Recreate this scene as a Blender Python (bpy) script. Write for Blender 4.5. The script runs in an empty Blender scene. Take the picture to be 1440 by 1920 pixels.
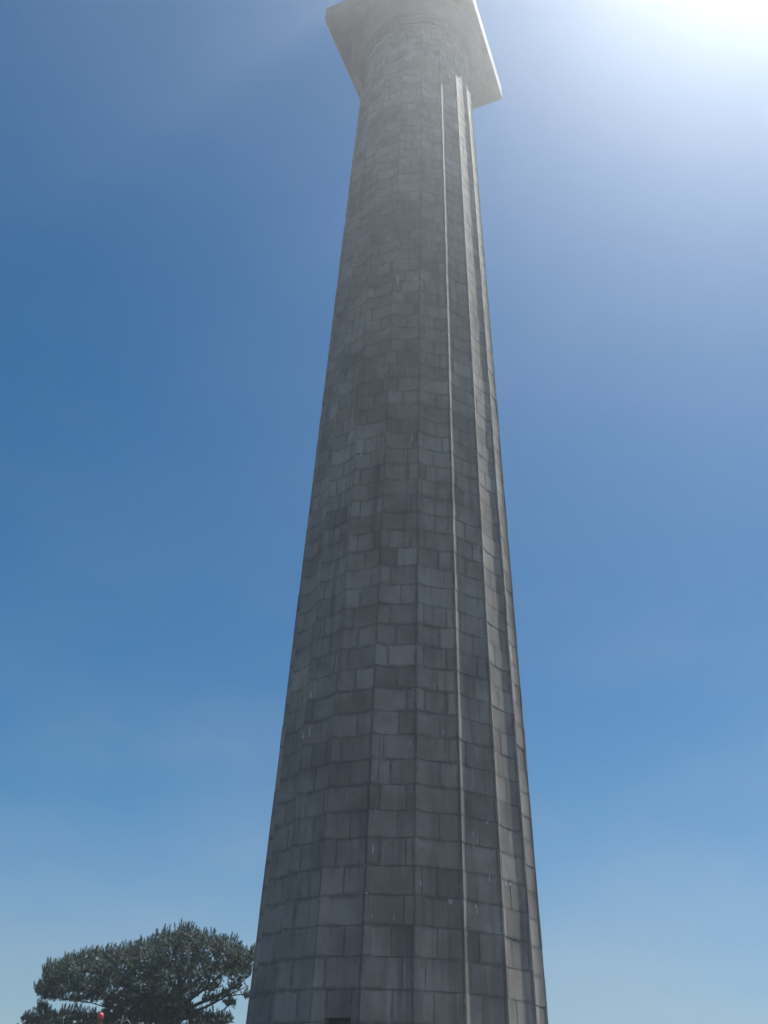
import bpy, bmesh, math, random
import numpy as np
from mathutils import Vector, Matrix

# ------------------------------------------------------------------ camera
sc = bpy.context.scene
COL = bpy.context.collection
R = math.radians
EYE = 1.6                                   # eye height above the plaza
FPX, TILT, ROLL = 1594.3, R(34.762), R(2.263)   # focal length in 1440x1920 pixels
cam = bpy.data.cameras.new('camera')
cam.sensor_fit = 'VERTICAL'
cam.sensor_height = 24.0
cam.lens = 24.0 * FPX / 1920.0
cam.clip_start, cam.clip_end = 0.1, 20000
camo = bpy.data.objects.new('camera', cam)
COL.objects.link(camo)
camo.matrix_world = (Matrix.Translation((0, 0, EYE)) @ Matrix.Rotation(R(90) + TILT, 4, 'X')
                     @ Matrix.Rotation(ROLL, 4, 'Z'))
sc.camera = camo

# ------------------------------------------------------------------ light
SUN_AZ, SUN_EL = R(61.0), R(69.0)           # azimuth from +Y towards +X
SKY_STRENGTH, SUN_STRENGTH = 0.057, 5.0
world = bpy.data.worlds.new('World')
sc.world = world
world.use_nodes = True
nt = world.node_tree
bg = nt.nodes['Background']
sky = nt.nodes.new('ShaderNodeTexSky')
sky.sky_type = 'NISHITA'
sky.sun_disc = False
sky.sun_elevation = SUN_EL
sky.sun_rotation = SUN_AZ
sky.altitude = 2400
sky.air_density = 1.15
sky.dust_density = 1.2
sky.ozone_density = 6.0
hs = nt.nodes.new('ShaderNodeHueSaturation')
hs.inputs['Hue'].default_value = 0.488
hs.inputs['Saturation'].default_value = 1.34
nt.links.new(sky.outputs[0], hs.inputs['Color'])
# faint, uneven veils of thin high haze over the clear sky
tc = nt.nodes.new('ShaderNodeTexCoord')
mp = nt.nodes.new('ShaderNodeMapping')
mp.inputs['Scale'].default_value = (1.0, 1.0, 2.6)
mp.inputs['Rotation'].default_value = (0.25, 0.1, 0.6)
nz = nt.nodes.new('ShaderNodeTexNoise')
nz.inputs['Scale'].default_value = 2.1
nz.inputs['Detail'].default_value = 5.0
nz.inputs['Roughness'].default_value = 0.52
rm = nt.nodes.new('ShaderNodeMapRange')
rm.interpolation_type = 'SMOOTHSTEP'
for i, v in enumerate((0.34, 0.74, 0.0, 0.42)):
    rm.inputs[i + 1].default_value = v
mxs = nt.nodes.new('ShaderNodeMix')
mxs.data_type = 'RGBA'
mxs.inputs[7].default_value = (4.6, 5.2, 5.8, 1)
nt.links.new(tc.outputs['Generated'], mp.inputs['Vector'])
nt.links.new(mp.outputs[0], nz.inputs['Vector'])
nt.links.new(nz.outputs['Fac'], rm.inputs[0])
sx_ = nt.nodes.new('ShaderNodeSeparateXYZ')
nt.links.new(tc.outputs['Generated'], sx_.inputs[0])
low = nt.nodes.new('ShaderNodeMapRange')            # the haze lies mostly in the lower sky, all round
for i, v in enumerate((0.04, 0.5, 1.0, 0.12)):
    low.inputs[i + 1].default_value = v
nt.links.new(sx_.outputs[2], low.inputs[0])
pm = nt.nodes.new('ShaderNodeMath')
pm.operation = 'MULTIPLY'
nt.links.new(low.outputs[0], pm.inputs[0])
nt.links.new(rm.outputs[0], pm.inputs[1])
nt.links.new(pm.outputs[0], mxs.inputs[0])
nt.links.new(hs.outputs[0], mxs.inputs[6])
nt.links.new(mxs.outputs[2], bg.inputs[0])
bg.inputs[1].default_value = SKY_STRENGTH

sl = bpy.data.lights.new('sun', 'SUN')
sl.energy = SUN_STRENGTH
sl.angle = R(0.53)
sl.color = (1.0, 0.97, 0.93)
so = bpy.data.objects.new('sun', sl)
COL.objects.link(so)
sd = Vector((math.sin(SUN_AZ) * math.cos(SUN_EL), math.cos(SUN_AZ) * math.cos(SUN_EL), math.sin(SUN_EL)))
so.rotation_euler = sd.to_track_quat('Z', 'Y').to_euler()
so.location = sd * 300

sc.view_settings.view_transform = 'Standard'
sc.view_settings.look = 'None'
sc.view_settings.exposure = 0.74
sc.view_settings.gamma = 1.0
sc.view_settings.use_curve_mapping = False
sc.render.engine = 'CYCLES'
sc.cycles.use_denoising = True
sc.cycles.max_bounces = 6
sc.cycles.volume_bounces = 2
sc.cycles.diffuse_bounces = 4

random.seed(7)
rng = np.random.default_rng(7)


# ------------------------------------------------------------------ helpers
def at(px, py, dist):
    """the point at forward distance dist that a 1440x1920 picture point looks at"""
    dx, dy = px - 720, 960 - py
    u = dx * math.cos(ROLL) - dy * math.sin(ROLL)
    v = dx * math.sin(ROLL) + dy * math.cos(ROLL)
    x, y, z = u / FPX, math.cos(TILT) - v / FPX * math.sin(TILT), math.sin(TILT) + v / FPX * math.cos(TILT)
    s = dist / y
    return Vector((x * s, y * s, z * s + EYE))


def link(name, me, mat=None, parent=None):
    o = bpy.data.objects.new(name, me)
    COL.objects.link(o)
    if mat is not None and me is not None:
        me.materials.append(mat)
    if parent is not None:
        o.parent = parent
    return o


def tag(o, label, cat, group=None, kind=None):
    if label:
        o['label'] = label
    if cat:
        o['category'] = cat
    if group:
        o['group'] = group
    if kind:
        o['kind'] = kind
    return o


def mesh(name, V, F, smooth=False, sharp=None):
    me = bpy.data.meshes.new(name)
    me.from_pydata([tuple(v) for v in V], [], F)
    if smooth:
        me.polygons.foreach_set('use_smooth', [True] * len(me.polygons))
        if sharp:
            me.set_sharp_from_angle(angle=R(sharp))
    me.update()
    return me


def empty(name, loc, rz=0.0):
    o = bpy.data.objects.new(name, None)
    COL.objects.link(o)
    o.location = loc
    o.rotation_euler = (0, 0, rz)
    return o


def lathe(prof, n=160, close=False):
    V, F = [], []
    m = len(prof)
    for i in range(n):
        a = 2 * math.pi * i / n
        for r, z in prof:
            V.append((r * math.sin(a), -r * math.cos(a), z))
    for i in range(n):
        j = (i + 1) % n
        for k in range(m - 1):
            F.append((i * m + k, j * m + k, j * m + k + 1, i * m + k + 1))
    return V, F


def box(c, d, bev=0.0):
    bm = bmesh.new()
    bmesh.ops.create_cube(bm, size=1)
    bmesh.ops.scale(bm, vec=d, verts=bm.verts)
    if bev:
        bmesh.ops.bevel(bm, geom=bm.edges[:], offset=bev, segments=1, affect='EDGES')
    bmesh.ops.translate(bm, vec=c, verts=bm.verts)
    return bm


def bm_mesh(name, bm):
    me = bpy.data.meshes.new(name)
    bm.to_mesh(me)
    bm.free()
    return me


def tube(pts, rads, n=8, cap=True):
    """tapered tube through points"""
    V, F = [], []
    pts = [Vector(p) for p in pts]
    m = len(pts)
    ref = Vector((0.31, 0.87, 0.38)).normalized()
    for i, p in enumerate(pts):
        d = (pts[min(i + 1, m - 1)] - pts[max(i - 1, 0)]).normalized()
        a = d.cross(ref).normalized()
        b = d.cross(a).normalized()
        for k in range(n):
            t = 2 * math.pi * k / n
            V.append(p + (a * math.cos(t) + b * math.sin(t)) * rads[i])
    for i in range(m - 1):
        for k in range(n):
            k2 = (k + 1) % n
            F.append((i * n + k, i * n + k2, (i + 1) * n + k2, (i + 1) * n + k))
    if cap:
        F.append(tuple(range(n))[::-1])
        F.append(tuple((m - 1) * n + k for k in range(n)))
    return V, F


class NT:
    """small node-tree helper"""
    def __init__(self, name):
        self.m = bpy.data.materials.new(name)
        self.m.use_nodes = True
        self.t = self.m.node_tree
        self.b = self.t.nodes['Principled BSDF']
        self.out = self.t.nodes['Material Output']

    def n(self, kind, **kw):
        x = self.t.nodes.new(kind)
        for k, v in kw.items():
            setattr(x, k, v)
        return x

    def put(self, sock, v):
        if hasattr(v, 'is_output'):
            self.t.links.new(v, sock)
        else:
            sock.default_value = v

    def math(self, op, a, b=0.0, c=0.0, clamp=False):
        x = self.n('ShaderNodeMath', operation=op)
        x.use_clamp = clamp
        for i, v in enumerate((a, b, c)):
            self.put(x.inputs[i], v)
        return x.outputs[0]

    def ramp(self, v, a, b, lo=0.0, hi=1.0, smooth=True):
        x = self.n('ShaderNodeMapRange')
        x.interpolation_type = 'SMOOTHSTEP' if smooth else 'LINEAR'
        self.put(x.inputs[0], v)
        for i, q in enumerate((a, b, lo, hi)):
            self.put(x.inputs[i + 1], q)
        return x.outputs[0]

    def noise(self, vec, scale, detail=3.0, rough=0.55, dim='3D'):
        x = self.n('ShaderNodeTexNoise')
        self.put(x.inputs['Vector'], vec)
        x.inputs['Scale'].default_value = scale
        x.inputs['Detail'].default_value = detail
        x.inputs['Roughness'].default_value = rough
        return x.outputs['Fac']

    def scale(self, vec, s):
        x = self.n('ShaderNodeMapping')
        self.put(x.inputs['Vector'], vec)
        x.inputs['Scale'].default_value = s
        return x.outputs[0]

    def mix(self, f, a, b, mode='MIX'):
        x = self.n('ShaderNodeMix', data_type='RGBA', blend_type=mode)
        self.put(x.inputs[0], f)
        self.put(x.inputs[6], a)
        self.put(x.inputs[7], b)
        return x.outputs[2]

    def obj(self):
        return self.n('ShaderNodeTexCoord').outputs['Object']


# ------------------------------------------------------------------ materials
def granite(name, blocks=True):
    N = NT(name)
    P = N.obj()
    speck = N.noise(P, 9.0, 4, 0.7)
    cloud = N.noise(P, 0.30, 5, 0.65)
    col = N.mix(N.ramp(cloud, 0.34, 0.66), (0.158, 0.146, 0.130, 1), (0.255, 0.238, 0.215, 1))
    col = N.mix(N.ramp(speck, 0.35, 0.7, 0.0, 0.28), col, (0.13, 0.125, 0.12, 1))
    # grime washed down the wall in vertical runs
    runs = N.noise(N.scale(P, (1.0, 1.0, 0.05)), 2.3, 5, 0.62)
    patch = N.noise(N.scale(P, (1.0, 1.0, 0.30)), 0.45, 3, 0.6)
    g = N.math('MULTIPLY', N.ramp(runs, 0.47, 0.68), N.ramp(patch, 0.36, 0.6))
    col = N.mix(N.math('MULTIPLY', g, 0.54 if blocks else 0.2), col, (0.075, 0.075, 0.073, 1))
    pale = N.noise(N.scale(P, (1.0, 1.0, 0.06)), 3.7, 4, 0.6)
    col = N.mix(N.ramp(pale, 0.6, 0.78, 0.0, 0.30), col, (0.38, 0.375, 0.36, 1))
    if blocks:
        rnd = N.n('ShaderNodeAttribute', attribute_name='rnd').outputs['Fac']
        v = N.ramp(rnd, 0.0, 1.0, 0.76, 1.24, False)
        cc = N.n('ShaderNodeCombineXYZ')
        for i in range(3):
            N.put(cc.inputs[i], v)
        col = N.mix(1.0, col, cc.outputs[0], 'MULTIPLY')
        warm = N.ramp(N.math('FRACT', N.math('MULTIPLY', rnd, 7.31)), 0.6, 1.0, 0.0, 0.25)
        col = N.mix(warm, col, (0.27, 0.235, 0.215, 1))
        # weathering that creeps in from the joints: wide in some places, none in others
        uv = N.n('ShaderNodeSeparateXYZ')
        N.put(uv.inputs[0], N.n('ShaderNodeUVMap', uv_map='UVMap').outputs[0])
        dm = N.n('ShaderNodeSeparateXYZ')
        N.put(dm.inputs[0], N.n('ShaderNodeUVMap', uv_map='dims').outputs[0])
        ex = N.math('MINIMUM', uv.outputs[0], N.math('SUBTRACT', dm.outputs[0], uv.outputs[0]))
        top = N.math('SUBTRACT', dm.outputs[1], uv.outputs[1])
        ey = N.math('MINIMUM', uv.outputs[1], top)
        wob = N.noise(P, 0.9, 4, 0.65)
        reach = N.ramp(wob, 0.36, 0.68, 0.035, 0.26)
        e = N.math('DIVIDE', N.math('MINIMUM', N.math('MULTIPLY', ex, 1.5), ey), reach)
        amt = N.ramp(N.noise(P, 1.7, 3, 0.6), 0.3, 0.7, 0.26, 0.74)
        col = N.mix(N.math('MULTIPLY', N.ramp(e, 0.0, 1.0, 1.0, 0.0), amt), col, (0.08, 0.08, 0.077, 1))
        # short drips below each bed joint
        drip = N.noise(N.scale(P, (1.0, 1.0, 0.02)), 5.0, 3, 0.55)
        dl = N.math('MULTIPLY', N.ramp(drip, 0.54, 0.66), N.ramp(top, 0.0, 0.9, 1.0, 0.0))
        col = N.mix(N.math('MULTIPLY', dl, 0.28), col, (0.07, 0.07, 0.068, 1))
    else:
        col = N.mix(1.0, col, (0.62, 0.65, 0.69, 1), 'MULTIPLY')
    N.put(N.b.inputs['Base Color'], col)
    N.b.inputs['Roughness'].default_value = 0.88
    N.b.inputs['Specular IOR Level'].default_value = 0.25
    bmp = N.n('ShaderNodeBump')
    bmp.inputs['Strength'].default_value = 0.35
    bmp.inputs['Distance'].default_value = 0.02
    N.put(bmp.inputs['Height'], N.noise(P, 5.0, 5, 0.65))
    N.put(N.b.inputs['Normal'], bmp.outputs[0])
    return N.m


def plain(name, col, rough=0.7, var=0.25, scale=4.0, metal=0.0, bump=0.0):
    N = NT(name)
    P = N.obj()
    f = N.noise(P, scale, 4, 0.6)
    d = tuple(c * (1 - var) for c in col) + (1,)
    u = tuple(min(1, c * (1 + var)) for c in col) + (1,)
    N.put(N.b.inputs['Base Color'], N.mix(N.ramp(f, 0.3, 0.7), d, u))
    N.b.inputs['Roughness'].default_value = rough
    N.b.inputs['Metallic'].default_value = metal
    if bump:
        b = N.n('ShaderNodeBump')
        b.inputs['Strength'].default_value = bump
        b.inputs['Distance'].default_value = 0.02
        N.put(b.inputs['Height'], N.noise(P, scale * 6, 4, 0.6))
        N.put(N.b.inputs['Normal'], b.outputs[0])
    return N.m


M_STONE = granite('granite_blocks')
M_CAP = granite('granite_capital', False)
M_MORTAR = plain('mortar', (0.12, 0.115, 0.11), 0.95, 0.3, 2.0)
M_LIME = plain('lime_deposit', (0.40, 0.40, 0.385), 0.9, 0.2, 9.0)
M_PATCH = plain('repair_mortar', (0.30, 0.30, 0.285), 0.9, 0.2, 6.0)
M_BRONZE = plain('dark_bronze', (0.018, 0.021, 0.019), 0.6, 0.3, 5.0, 0.0)
M_GRASS = plain('lawn', (0.07, 0.078, 0.045), 0.95, 0.35, 0.6)
M_PAVE = plain('plaza_granite', (0.165, 0.165, 0.162), 0.9, 0.15, 0.8)
M_BARK = plain('pine_bark', (0.075, 0.06, 0.05), 0.95, 0.4, 7.0, 0, 0.8)
M_RED = plain('red_enamel', (0.42, 0.05, 0.055), 0.5, 0.12, 8.0)
M_RUST = plain('rusty_iron', (0.15, 0.07, 0.045), 0.8, 0.35, 12.0)
M_GREY = plain('grey_painted_metal', (0.16, 0.16, 0.165), 0.55, 0.2, 9.0)
M_BIRD = plain('bird_plumage', (0.12, 0.12, 0.13), 0.9, 0.2, 20.0)


def needle_material():
    N = NT('pine_needles')
    P = N.obj()
    rnd = N.n('ShaderNodeAttribute', attribute_name='rnd').outputs['Fac']
    c = N.mix(rnd, (0.013, 0.027, 0.012, 1), (0.042, 0.068, 0.026, 1))
    c = N.mix(N.ramp(N.noise(P, 0.7, 2), 0.5, 0.75, 0, 0.5), c, (0.056, 0.056, 0.028, 1))
    N.put(N.b.inputs['Base Color'], c)
    N.b.inputs['Roughness'].default_value = 0.6
    tr = N.n('ShaderNodeBsdfTranslucent')
    N.put(tr.inputs[0], c)
    mx = N.n('ShaderNodeMixShader')
    mx.inputs[0].default_value = 0.2
    N.t.links.new(N.b.outputs[0], mx.inputs[1])
    N.t.links.new(tr.outputs[0], mx.inputs[2])
    N.t.links.new(mx.outputs[0], N.out.inputs[0])
    return N.m


M_NEEDLE = needle_material()

# ------------------------------------------------------------------ ground
GR = 700.0
g = link('ground', mesh('ground', [(-GR, -GR, -0.004), (GR, -GR, -0.004), (GR, GR, -0.004), (-GR, GR, -0.004)], [(0, 1, 2, 3)]), M_GRASS)
g['kind'] = 'structure'
AX, AY = 1.498, 44.624                      # the column's axis
AZ = math.atan2(AX, AY)
pv = mesh('pavement', [(AX - 60, AY - 56, 0), (AX + 60, AY - 56, 0), (AX + 60, AY + 24, 0), (AX - 60, AY + 24, 0)], [(0, 1, 2, 3)])
p = link('pavement', pv, M_PAVE)
p['kind'] = 'structure'

# ------------------------------------------------------------------ the column
# local angle 0 looks at the camera, positive to the right; flute coordinate s has an arris at every integer
colm = empty('monument', (AX, AY, 0), -AZ)
tag(colm, 'towering grey granite fluted column with a square slab capital', 'monument')
A0, STEP = 5.7, 18.0
Z_FL0, Z_FL1 = 83.3, 84.45                  # the flutes end in rounded tops between these heights
CH, ZJ = 1.157, 5.26                        # course height and one bed joint
DOOR_U0, DOOR_U1, DOOR_Z = 0.24, 0.78, 4.26
DOOR_FL = (-2, 3, 8, 13)


def rad(z):
    h = z - EYE
    return 6.8 - 0.01754 * h - 1.58e-5 * h * h


def flute_depth(z):
    if z <= Z_FL0:
        return 1.0
    t = min(1.0, (z - Z_FL0) / (Z_FL1 - Z_FL0))
    return math.sqrt(max(0.0, 1 - t * t))


def prof(s, z, off=0.0):
    """point of the fluted surface at flute coordinate s and height z"""
    u = s - math.floor(s)
    r = rad(z)
    k = flute_depth(z)
    a = (u - 0.5) * R(STEP)
    chord = r * math.cos(R(STEP / 2)) / math.cos(a)
    rr = (chord - 0.036 * r * (1 - abs(2 * u - 1) ** 3.8)) * k + r * (1 - k) + off
    th = R(A0 + STEP * s)
    return (rr * math.sin(th), -rr * math.cos(th), z)


def local_to_px(p):
    c, s_ = math.cos(-AZ), math.sin(-AZ)
    x, y, z = p[0] * c - p[1] * s_ + AX, p[0] * s_ + p[1] * c + AY, p[2] - EYE
    Z = y * math.cos(TILT) + z * math.sin(TILT)
    Vv = z * math.cos(TILT) - y * math.sin(TILT)
    u, v = FPX * x / Z, FPX * Vv / Z
    return 720 + u * math.cos(ROLL) + v * math.sin(ROLL), 960 - (v * math.cos(ROLL) - u * math.sin(ROLL))


def stone_geo(s0, s1, z0, z1, off, rows=1):
    """one block: a front that follows the flutes, and sides running back into the joint"""
    zm = 0.5 * (z0 + z1)
    m_per_s = rad(zm) * R(STEP)
    g = 0.006
    a, b = s0 + g / m_per_s, s1 - g / m_per_s
    ss = [a]                                # finer steps beside each arris, where the flute turns
    for q in range(math.floor(a), math.ceil(b)):
        for f_ in (0.0, 0.035, 0.08, 0.15, 0.26, 0.42, 0.58, 0.74, 0.85, 0.92, 0.965):
            if a + 0.02 < q + f_ < b - 0.02:
                ss.append(q + f_)
    ss.append(b)
    zz = [z0 + g + (z1 - z0 - 2 * g) * i / rows for i in range(rows + 1)]
    m, w, h = len(ss), (b - a) * m_per_s, z1 - z0 - 2 * g
    V, UV, F, FU = [], [], [], []
    for z in zz:
        for s in ss:
            V.append(prof(s, z, off))
            UV.append(((s - a) * m_per_s, z - zz[0]))
    for r in range(rows):
        for i in range(m - 1):
            F.append((r * m + i, r * m + i + 1, (r + 1) * m + i + 1, (r + 1) * m + i))
    ring = [i for i in range(m)] + [r * m + m - 1 for r in range(1, rows + 1)] \
        + [rows * m + i for i in range(m - 2, -1, -1)] + [r * m for r in range(rows - 1, 0, -1)]
    base = len(V)
    for q in ring:
        r, i = divmod(q, m)
        V.append(prof(ss[i], zz[r], -0.05))
        UV.append(UV[q])
    L = len(ring)
    for i in range(L):
        j = (i + 1) % L
        F.append((ring[j], ring[i], base + i, base + j))
    return V, F, UV, (w, h)


def finish(me, uvs, dims, rnds):
    l = me.uv_layers.new(name='UVMap')
    l.uv.foreach_set('vector', np.asarray(uvs, np.float32).ravel())
    l = me.uv_layers.new(name='dims')
    l.uv.foreach_set('vector', np.asarray(dims, np.float32).ravel())
    at_ = me.attributes.new('rnd', 'FLOAT', 'FACE')
    at_.data.foreach_set('value', np.asarray(rnds, np.float32))
    me.polygons.foreach_set('use_smooth', [True] * len(me.polygons))
    me.set_sharp_from_angle(angle=R(30))


# lay out the courses
beds = [0.0]
z = ZJ - 4 * CH
while z < Z_FL1 - 0.5:
    beds.append(z)
    z += CH
beds.append(Z_FL1)
stones = []
for ci in range(len(beds) - 1):
    z0, z1 = beds[ci], beds[ci + 1]
    joints = []
    for fl in range(-10, 10):
        df = (fl if fl >= -2 else fl + 20) in DOOR_FL
        if df and z0 < DOOR_Z:
            joints += [fl + DOOR_U0, fl + DOOR_U1]
        else:
            t = random.random()
            if ci % 2 == 0:
                if t < 0.9:
                    joints.append(fl + 0.5 + random.uniform(-0.1, 0.1))
            elif t < 0.4:
                joints.append(fl + 0.22 + random.uniform(-0.06, 0.06))
            elif t < 0.65:
                joints.append(fl + 0.74 + random.uniform(-0.06, 0.06))
            elif t < 0.82:
                joints += [fl + 0.2 + random.uniform(-0.05, 0.05), fl + 0.76 + random.uniform(-0.05, 0.05)]
        joints.append(fl + 0.965 + random.uniform(-0.02, 0.012))       # an upright joint runs beside each arris
    joints.sort()
    joints.append(joints[0] + 20)
    for a, b in zip(joints[:-1], joints[1:]):
        zz0 = z0
        c = 0.5 * (a + b)
        fl = math.floor(c)
        if (fl if fl >= -2 else fl + 20) in DOOR_FL and abs((b - a) - (DOOR_U1 - DOOR_U0)) < 1e-6 and z0 < DOOR_Z:
            if z1 <= DOOR_Z:
                continue
            zz0 = DOOR_Z
        stones.append((a, b, zz0, z1, random.uniform(-0.012, 0.012), min(1.0, max(0.0, random.gauss(0.5, 0.22)))))


def shown(st):
    """how much of the picture a block fills"""
    a, b, z0, z1 = st[:4]
    th = R(A0 + STEP * 0.5 * (a + b))
    th = (th + math.pi) % (2 * math.pi) - math.pi
    if abs(th) > R(83):
        return 0.0
    pts = [local_to_px(prof(s, z)) for s, z in ((a, z0), (b, z0), (b, z1), (a, z1))]
    if not any(0 < x < 1440 and 0 < y < 1915 for x, y in pts):
        return 0.0
    ar = 0.0
    for i in range(4):
        x1, y1 = pts[i]
        x2, y2 = pts[(i + 1) % 4]
        ar += x1 * y2 - x2 * y1
    return abs(ar) / 2


order = sorted(range(len(stones)), key=lambda i: -shown(stones[i]))
single = set(order[:298])
BV, BF, BU, BD, BR = [], [], [], [], []
for i, st in enumerate(stones):
    rows = 6 if st[3] > Z_FL0 else 1
    V, F, UV, (w, h) = stone_geo(*st[:5], rows=rows)
    uvs = [UV[q] for f in F for q in f]
    if i in single:
        me = mesh('stone', V, F)
        finish(me, uvs, [(w, h)] * len(uvs), [st[5]] * len(F))
        link('stone', me, M_STONE, colm)
    else:
        o = len(BV)
        BV += V
        BF += [tuple(q + o for q in f) for f in F]
        BU += uvs
        BD += [(w, h)] * len(uvs)
        BR += [st[5]] * len(F)
me = mesh('stone_courses', BV, BF)
finish(me, BU, BD, BR)
o = link('stone_courses', me, M_STONE, colm)
o['kind'] = 'stuff'

# mortar behind the blocks
us = (0.0, 0.05, DOOR_U0, 0.37, 0.5, 0.64, DOOR_U1, 0.94)
zs = sorted(set([0.0, DOOR_Z] + [ZJ + 4 * k for k in range(0, 20) if ZJ + 4 * k < Z_FL0] + [Z_FL0, 83.7, 84.0, 84.25, 84.38, Z_FL1 + 0.02]))
V, F = [], []
n = 20 * len(us)
for z in zs:
    for k in range(n):
        fl, q = divmod(k, len(us))
        V.append(prof(fl + us[q], z, -0.032))
for r in range(len(zs) - 1):
    for k in range(n):
        fl, q = divmod(k, len(us))
        if (fl in DOOR_FL or fl - 20 in DOOR_FL) and 2 <= q < 6 and zs[r] < DOOR_Z:
            continue
        k2 = (k + 1) % n
        F.append((r * n + k, r * n + k2, (r + 1) * n + k2, (r + 1) * n + k))
link('mortar_core', mesh('mortar_core', V, F, True, 22), M_MORTAR, colm)

# doorways in the flutes that face the four sides of the capital
for fl in DOOR_FL:
    quad = []
    V = []
    for z in (0.0, DOOR_Z):
        for u, off in ((DOOR_U0, -0.01), (DOOR_U1, -0.01), (DOOR_U1, -0.9), (DOOR_U0, -0.9)):
            V.append(prof(fl + u, z, off))
    F = [(0, 3, 7, 4), (2, 1, 5, 6), (4, 7, 6, 5)]
    rv = link('door_reveal', mesh('door_reveal', V, F), M_CAP, colm)
    th = A0 + STEP * (fl + 0.5 * (DOOR_U0 + DOOR_U1))
    rr = rad(2) - 0.75
    bm = box((0, 0, DOOR_Z / 2), (1.6, 0.08, DOOR_Z), 0.01)
    for sx in (-1, 1):
        for zc in (0.9, 2.1, 3.3):
            b2 = box((sx * 0.31, -0.055, zc), (0.46, 0.05, 0.95), 0.02)
            t = bpy.data.meshes.new('t')
            b2.to_mesh(t)
            b2.free()
            bm.from_mesh(t)
    M = Matrix.Rotation(R(th), 4, 'Z') @ Matrix.Translation((0, -rr, 0))
    bmesh.ops.transform(bm, matrix=M, verts=bm.verts)
    d = link('door', bm_mesh('door', bm), M_BRONZE, colm)
    V, F = tube([(0.09, -0.14, 0.95), (0.09, -0.14, 1.35)], [0.02, 0.02], 8)
    link('handle', mesh('handle', [M @ Vector(v) for v in V], F, True, 40), M_BRONZE, d)

# capital: annulets, echinus, abacus
zt = Z_FL1
rn = rad(zt)
V, F = lathe([(rn - 0.3, zt - 0.01), (rn + 0.02, zt - 0.01), (rn + 0.02, zt + 0.36), (rn - 0.3, zt + 0.36)])
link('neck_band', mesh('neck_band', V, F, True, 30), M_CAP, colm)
for k in range(3):
    z0 = zt + 0.50 + 0.36 * k
    r0 = rn + 0.12 + 0.13 * k
    V, F = lathe([(rn - 0.3, z0), (r0, z0), (r0 + 0.02, z0 + 0.03), (r0 + 0.02, z0 + 0.17), (r0, z0 + 0.2), (rn - 0.3, z0 + 0.2)])
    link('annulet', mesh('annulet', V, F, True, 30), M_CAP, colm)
ZA = 86.688 + EYE
pr = [(rn - 0.3, zt + 1.55), (rn + 0.25, zt + 1.55)]
z0, z1 = zt + 1.55, ZA + 0.003
for i in range(1, 17):
    t = i / 16.0
    pr.append((rn + 0.25 + (6.62 - rn - 0.25) * math.sin(t * math.pi * 0.5) ** 0.9, z0 + (z1 - z0) * (1 - math.cos(t * math.pi * 0.5)) ** 0.8))
V, F = lathe(pr)
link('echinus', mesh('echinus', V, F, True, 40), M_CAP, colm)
V, F = lathe([(rn - 0.28, zt + 0.3), (rn - 0.28, zt + 1.65)])
link('neck_core', mesh('neck_core', V, F, True), M_MORTAR, colm)
W, TH = 6.986, 2.39
bm = box((0, 0, ZA + TH / 2), (2 * W, 2 * W, TH), 0.03)
bmesh.ops.transform(bm, matrix=Matrix.Rotation(R(-21.61), 4, 'Z'), verts=bm.verts)
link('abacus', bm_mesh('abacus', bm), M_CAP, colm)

# pale lime runs and one repair patch on the blocks
MARKS = [(-2.922, 18.33, 0.12, 0.4), (-2.861, 16.4, 0.103, 0.6), (-2.994, 16.2, 0.088, 0.38), (0.656, 15.98, 0.068, 0.37), (-0.15, 15.25, 0.05, 0.41),
         (-0.878, 12.22, 0.061, 0.19), (-0.906, 10.6, 0.06, 0.53), (1.383, 11.55, 0.074, 0.32), (1.783, 12.15, 0.12, 0.12), (-3.111, 12.18, 0.12, 0.12),
         (1.372, 11.05, 0.073, 0.2), (-1.05, 9.9, 0.072, 0.13), (1.772, 9.8, 0.081, 0.4), (2.322, 9.78, 0.12, 0.45), (2.494, 9.78, 0.112, 0.18),
         (1.367, 8.55, 0.12, 0.19), (1.406, 8.45, 0.085, 0.42), (0.111, 9.22, 0.069, 0.21), (-0.861, 7.9, 0.057, 0.2), (-0.428, 7.9, 0.045, 0.28),
         (-0.989, 8.75, 0.117, 0.08), (-3.156, 11.02, 0.089, 0.19), (-3.289, 10.78, 0.096, 0.23), (-1.85, 32.98, 0.073, 0.37), (-0.217, 33.88, 0.08, 0.83),
         (-0.861, 48.22, 0.114, 0.91), (-0.183, 48.25, 0.113, 0.68), (-2.267, 44.05, 0.12, 0.21), (-1.606, 9.85, 0.104, 0.07), (1.089, 7.4, 0.051, 0.2),
         (1.561, 9.62, 0.075, 0.13), (-0.089, 17.68, 0.052, 0.19)]
for s, z, w, l in MARKS:
    ms = rad(z) * R(STEP)
    V, F = [], []
    n = 7
    for i in range(n):
        t = i / (n - 1)
        hw = 0.5 * w * max(0.06, math.sin(math.pi * t ** 0.6)) * random.uniform(0.45, 0.9)
        dx = random.uniform(-0.15, 0.15) * w
        zz = z + l * (t - 0.5)
        for q in (-1, 0, 1):
            V.append(prof(s + (dx + q * hw) / ms, zz, 0.015 + (0.006 if q == 0 else 0.0)))
    for i in range(n - 1):
        for q in range(2):
            F.append((i * 3 + q, i * 3 + q + 1, i * 3 + q + 4, i * 3 + q + 3))
    link('lime_streak', mesh('lime_streak', V, F, True), M_LIME, colm)
V, F = [], []
ms = rad(8.6) * R(STEP)
for i, zz in enumerate((8.50, 8.59, 8.70)):
    for q in (-1, 0, 1):
        V.append(prof(0.761 + q * (0.075 + 0.012 * i) / ms, zz + 0.02 * q * (i == 0), 0.016 + 0.012 * (i == 1 and q == 0)))
for i in range(2):
    for q in range(2):
        F.append((i * 3 + q, i * 3 + q + 1, i * 3 + q + 4, i * 3 + q + 3))
link('repair_patch', mesh('repair_patch', V, F), M_PATCH, colm)

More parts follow.
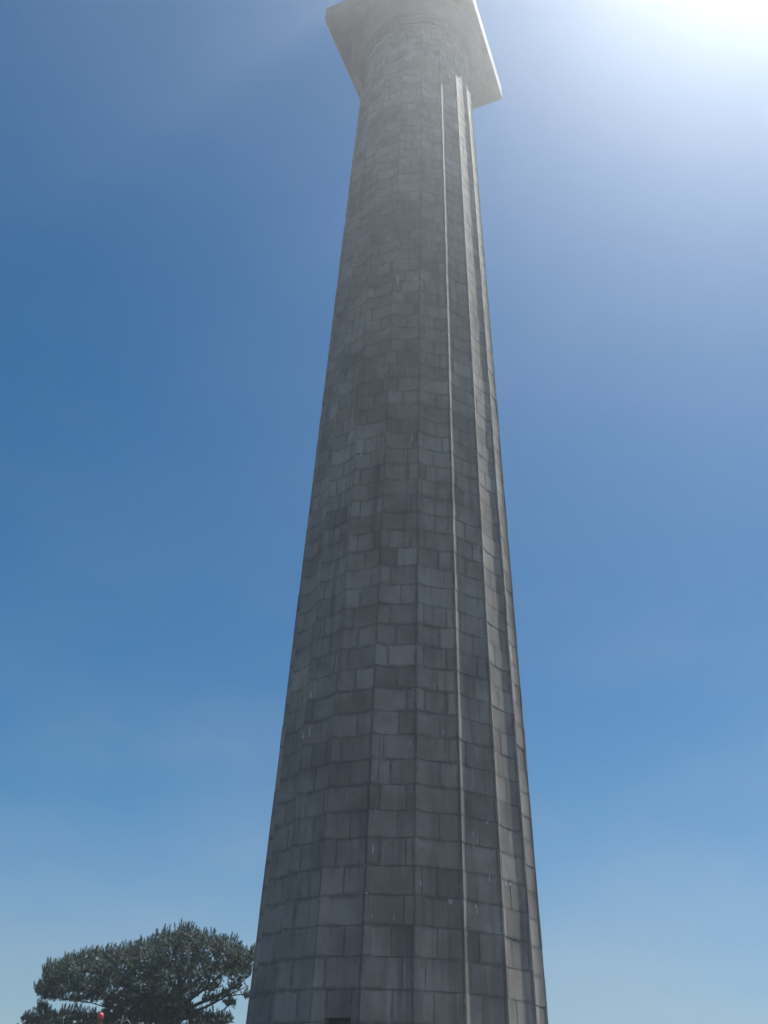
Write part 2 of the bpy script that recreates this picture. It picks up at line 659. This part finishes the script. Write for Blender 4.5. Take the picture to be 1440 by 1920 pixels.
# ------------------------------------------------------------------ the pine
TD = 76.0
TS = TD / 48.0
tb = at(325, 1920, TD)
tb.z = 0.0
tree = empty('pine_tree', tb)
tag(tree, 'broad dark green pine tree with a flat-topped crown growing behind the column', 'tree')


def loc(px, py, dd=0.0):
    return at(px, py, TD + dd) - tb


fork = loc(328, 1908)
V, F = tube([(0, 0, 0), (0.09, 0.08, 1.9), (0.03, 0, 4.0), tuple(fork), tuple(loc(333, 1880, 0.3)), tuple(loc(336, 1850, 0.5)), tuple(loc(342, 1800, 0.6)), tuple(loc(346, 1760, 0.4))],
            [0.52, 0.42, 0.36, 0.32, 0.26, 0.2, 0.12, 0.045], 12)
link('trunk', mesh('trunk', V, F, True), M_BARK, tree)

PADS = [  # picture place, half width, half height, depth spread
    (105, 1824, 30, 20, 2.0), (140, 1815, 40, 24, 3.0), (185, 1805, 42, 28, 3.5), (230, 1800, 42, 30, 3.8), (275, 1795, 40, 34, 4.0),
    (312, 1778, 32, 36, 3.5), (348, 1768, 30, 36, 3.0), (385, 1778, 32, 34, 3.0), (425, 1785, 28, 32, 2.6), (452, 1796, 22, 22, 2.0), (476, 1792, 12, 12, 1.2),
    (120, 1850, 40, 14, 2.4), (82, 1856, 20, 9, 1.4), (165, 1848, 40, 16, 3.0), (215, 1838, 40, 18, 3.5), (260, 1842, 42, 18, 3.5), (310, 1826, 44, 26, 4.0),
    (365, 1818, 42, 24, 3.6), (410, 1822, 30, 16, 2.6), (445, 1826, 20, 12, 2.0), (100, 1868, 24, 8, 1.5),
    (115, 1905, 48, 11, 2.4), (60, 1912, 18, 12, 1.5), (165, 1908, 34, 9, 2.4), (78, 1890, 12, 9, 1.0), (215, 1886, 26, 12, 2.6), (262, 1884, 30, 14, 3.0),
    (300, 1866, 34, 16, 3.2), (350, 1856, 28, 14, 2.6), (392, 1850, 22, 9, 2.0), (205, 1908, 24, 12, 2.2), (285, 1902, 24, 12, 2.4), (345, 1888, 18, 10, 2.0),
    (412, 1910, 24, 9, 2.0), (375, 1906, 20, 10, 2.0), (140, 1945, 80, 16, 3.5), (250, 1950, 70, 16, 3.5), (370, 1945, 60, 14, 3.0), (430, 1880, 12, 5, 1.0), (95, 1924, 62, 11, 3.0), (200, 1922, 60, 10, 3.4), (300, 1922, 50, 10, 3.4), (385, 1922, 40, 9, 2.6),
    (235, 1868, 34, 14, 3.2), (185, 1868, 30, 9, 2.8), (285, 1884, 34, 16, 3.4), (325, 1880, 30, 16, 3.0), (245, 1906, 40, 12, 3.0), (310, 1908, 34, 10, 3.0), (140, 1872, 26, 7, 2.0),
    (350, 1902, 26, 10, 2.4), (95, 1842, 22, 12, 1.6), (395, 1872, 16, 6, 1.4), (440, 1848, 13, 5, 1.2), (466, 1866, 8, 4, 0.8), (425, 1862, 9, 4, 0.8), (452, 1812, 20, 12, 1.8),
]
pts, dirs, size = [], [], []
for (px, py, rx, ry, dp) in PADS:
    area = rx * ry
    nt_ = int(area * 0.42) + 24
    for i in range(nt_):
        while True:
            a, b, c = random.uniform(-1, 1), random.uniform(-1, 1), random.uniform(-1, 1)
            rr = a * a + b * b + c * c
            if 0.12 < rr < 1:
                break
        if b < 0 and random.random() < 0.25:
            b = -b
        p_ = loc(px + a * rx * 0.93, py - b * ry * 0.9 + 2, c * dp * TS)
        pts.append(p_)
        d = Vector((a * 0.75, c * 0.6, 0.55 + 0.5 * b)) + Vector((random.gauss(0, .4), random.gauss(0, .4), random.gauss(0, .3)))
        dirs.append(d.normalized())
        size.append(1.0)
    for i in range(int(rx * 0.55)):                        # upright young shoots along the top of each bough
        a, c = random.uniform(-0.95, 0.95), random.uniform(-0.9, 0.9)
        b = math.sqrt(max(0.0, 1 - a * a - 0.4 * c * c))
        pts.append(loc(px + a * rx, py - b * ry * 0.9 + random.uniform(-2, 3), c * dp * TS))
        dirs.append(Vector((a * 0.25 + random.gauss(0, .1), random.gauss(0, .1), 1)).normalized())
        size.append(random.uniform(1.05, 1.5))
pts = np.array([tuple(q) for q in pts])
dirs = np.array([tuple(q) for q in dirs])


def tuft_template(n):
    T = []
    for i in range(n):
        t = (i + 0.5) / n
        a = i * 2.39996 + random.uniform(-.3, .3)
        z0 = 0.17 * t
        lift = 0.25 + 1.05 * t * t + random.uniform(-.2, .2)
        L = random.uniform(0.085, 0.12) * (1.0 - 0.15 * t)
        dr = Vector((math.cos(a) * math.cos(lift), math.sin(a) * math.cos(lift), math.sin(lift)))
        sd_ = Vector((-math.sin(a), math.cos(a), 0)) * 0.010
        b0 = Vector((0, 0, z0))
        T += [b0 - sd_, b0 + sd_, b0 + dr * L]
    return np.array([tuple(v) for v in T])


TPL = [tuft_template(44) for _ in range(6)]
VV, RN = [], []
for i in range(len(pts)):
    T = TPL[i % 6] * (random.uniform(0.7, 1.15) * TS * size[i])
    zax = dirs[i]
    x = np.cross(zax, (0.3, 0.9, 0.2))
    x /= np.linalg.norm(x)
    y = np.cross(zax, x)
    VV.append(T @ np.array([x, y, zax]) + pts[i])
    RN += [random.random()] * (len(T) // 3)
VV = np.concatenate(VV)
nf = len(VV) // 3
me = bpy.data.meshes.new('crown')
me.vertices.add(len(VV))
me.vertices.foreach_set('co', VV.ravel())
me.loops.add(nf * 3)
me.loops.foreach_set('vertex_index', np.arange(nf * 3))
me.polygons.add(nf)
me.polygons.foreach_set('loop_start', np.arange(nf) * 3)
me.polygons.foreach_set('loop_total', np.full(nf, 3))
me.update()
a_ = me.attributes.new('rnd', 'FLOAT', 'FACE')
a_.data.foreach_set('value', np.asarray(RN, np.float32))
link('crown', me, M_NEEDLE, tree)


def limb(a, b, r0, r1, sag=0.25, n=7):
    a, b = Vector(a), Vector(b)
    P, Rr = [], []
    L = (b - a).length
    j1, j2 = random.uniform(-1, 1), random.uniform(-1, 1)
    for i in range(n):
        t = i / (n - 1)
        q = a.lerp(b, t)
        q.z -= sag * math.sin(math.pi * t) * L * 0.12
        q.x += j1 * 0.05 * L * math.sin(2 * math.pi * t) * 0.6
        q.y += j2 * 0.05 * L * math.sin(math.pi * t)
        P.append(q)
        Rr.append(r0 + (r1 - r0) * t)
    return tube(P, Rr, 7), P


LIMBS = [((328, 1905, 0), (105, 1830, -0.5), .12), ((330, 1892, 0.2), (185, 1815, 1.2), .11), ((332, 1880, 0.3), (230, 1805, -1.6), .10), ((334, 1868, 0.4), (300, 1780, 1.5), .09),
         ((330, 1902, 0.1), (470, 1828, 0.6), .115), ((332, 1890, 0.2), (440, 1805, -1.2), .10), ((329, 1906, 0), (462, 1850, 1.6), .09), ((336, 1850, 0.5), (390, 1770, 1.2), .08),
         ((338, 1835, 0.5), (345, 1745, -0.6), .06), ((326, 1914, 0), (150, 1898, 1.0), .09), ((327, 1911, 0), (170, 1880, -2.2), .09), ((328, 1908, 0), (255, 1880, 2.6), .08),
         ((327, 1912, 0), (415, 1896, -0.8), .07), ((330, 1897, 0.1), (385, 1850, 2.0), .07), ((329, 1900, 0.1), (290, 1860, -2.4), .08), ((326, 1925, 0), (160, 1945, -1.2), .08),
         ((326, 1925, 0), (420, 1945, 1.2), .08), ((334, 1866, 0.4), (425, 1790, 0.5), .07), ((331, 1888, 0.2), (140, 1850, 2.0), .08),
         ((390, 1868, 0.3), (468, 1862, 0.2), .04)]
nodes = []
for a, b, r in LIMBS:
    (V, F), P = limb(loc(*a), loc(*b), r * TS, 0.03)
    link('limb', mesh('limb', V, F, True), M_BARK, tree)
    nodes += P[2:]
# twigs from the limbs to the needle tufts
NP = np.array([tuple(q) for q in nodes])
V, F = [], []
for i in range(0, len(pts), 4):
    d2 = ((NP - pts[i]) ** 2).sum(1)
    d2 = d2 + 3.0 * np.maximum(0, NP[:, 2] - pts[i][2]) ** 2
    j = int(np.argmin(d2))
    if d2[j] > 2.0:
        continue
    a, b = Vector(NP[j]), Vector(pts[i])
    mid = a.lerp(b, 0.55) + Vector((random.gauss(0, .06), random.gauss(0, .06), -0.06 * (b - a).length))
    v, f = tube([a, mid, b], [0.032, 0.02, 0.012], 3, False)
    o_ = len(V)
    V += v
    F += [tuple(q + o_ for q in ff) for ff in f]
o = link('twigs', mesh('twigs', V, F), M_BARK, tree)
o['kind'] = 'stuff'

# ------------------------------------------------------------------ posts in front of the pine
q = at(189, 1905, 25.0)
post = empty('red_ball_post', (q.x, q.y, 0))
tag(post, 'slim rusty post topped with a red ball in front of the pine', 'post')
V, F = tube([(0, 0, 0), (0, 0, q.z - 0.06)], [0.052, 0.046], 14)
link('pole', mesh('pole', V, F, True, 40), M_RUST, post)
V, F = lathe([(0.0, q.z - 0.085), (0.066, q.z - 0.085), (0.07, q.z - 0.07), (0.058, q.z - 0.052), (0.0, q.z - 0.05)], 20)
link('collar', mesh('collar', V, F, True, 40), M_RUST, post)
V, F = lathe([(0.0, 0)] and [(0.078 * math.sin(t * math.pi / 12), q.z - 0.078 * math.cos(t * math.pi / 12)) for t in range(13)], 24)
link('ball', mesh('ball', V, F, True), M_RED, post)
V, F = tube([(0, 0, 0.0), (0, 0, 0.06), (0, 0, 0.07)], [0.12, 0.12, 0.06], 14)
link('foot', mesh('foot', V, F, True, 40), M_RUST, post)

q = at(230.5, 1903, 30.0)
lamp = empty('scroll_arm_post', (q.x, q.y, 0))
tag(lamp, 'thin grey metal post with curled arms in front of the pine', 'post')
V, F = tube([(0, 0, 0), (0, 0, 1.2), (0, 0, q.z)], [0.05, 0.035, 0.026], 10)
link('pole', mesh('pole', V, F, True, 40), M_GREY, lamp)
for sx, L in ((1, 0.30), (-1, 0.17)):
    P = []
    for i in range(13):
        t = i / 12
        P.append((sx * (0.02 + L * t), -0.02 * t, q.z - 0.24 + 0.13 * math.sin(math.pi * (0.08 + 0.85 * t)) - 0.10 * t * t))
    V, F = tube(P, [0.016] * 13, 7)
    link('arm', mesh('arm', V, F, True, 40), M_GREY, lamp)
V, F = tube([(0, 0, 0.0), (0, 0, 0.12), (0, 0, 0.14)], [0.11, 0.1, 0.06], 14)
link('foot', mesh('foot', V, F, True, 40), M_GREY, lamp)

# ------------------------------------------------------------------ a far bird
q = at(1135, 1431, 150.0)
V = [(-.17, 0, 0), (-.05, .05, .03), (.07, .045, .025), (.2, .01, .02), (-.05, -.05, .03), (.07, -.045, .025), (0, 0, .06), (0, 0, -.05)]
F = [(0, 7, 1), (0, 1, 6), (0, 6, 4), (0, 4, 7), (1, 7, 2), (1, 2, 6), (4, 6, 5), (4, 5, 7), (2, 7, 3), (2, 3, 6), (5, 6, 3), (5, 3, 7)]
bird = empty('bird', q, R(60))
tag(bird, 'tiny dark bird flying far off in the open blue sky', 'bird')
link('body', mesh('body', V, F), M_BIRD, bird)
for sy in (-1, 1):
    Vw = [(.07, sy * .04, .02), (-.05, sy * .04, .02), (.09, sy * .26, .14), (-.03, sy * .24, .13), (-.03, sy * .5, .05), (.0, sy * .04, .045), (.03, sy * .25, .155)]
    Fw = [(0, 2, 6, 5), (5, 6, 3, 1), (2, 4, 6), (6, 4, 3), (0, 1, 3, 2), (2, 3, 4)]
    link('wing', mesh('wing', Vw, Fw), M_BIRD, bird)

# ------------------------------------------------------------------ haze volume added to stand in for lens glare over the column top
HAZE = 0.0010
bm = box((0, 0, (ZA + TH + 1.5 - 1.0) / 2), (2 * GR + 40, 2 * GR + 40, ZA + TH + 1.5 + 1.0))
hz = link('haze', bm_mesh('haze', bm))
hm = bpy.data.materials.new('haze')
hm.use_nodes = True
t = hm.node_tree
t.nodes.remove(t.nodes['Principled BSDF'])
pvn = t.nodes.new('ShaderNodeVolumePrincipled')
pvn.inputs['Color'].default_value = (0.94, 0.975, 1.0, 1)
pvn.inputs['Density'].default_value = HAZE
pvn.inputs['Anisotropy'].default_value = 0.8
t.links.new(pvn.outputs[0], t.nodes['Material Output'].inputs['Volume'])
hz.data.materials.append(hm)
hz['kind'] = 'stuff'
hz['label'] = 'thin haze added as a glare veil over the column top'
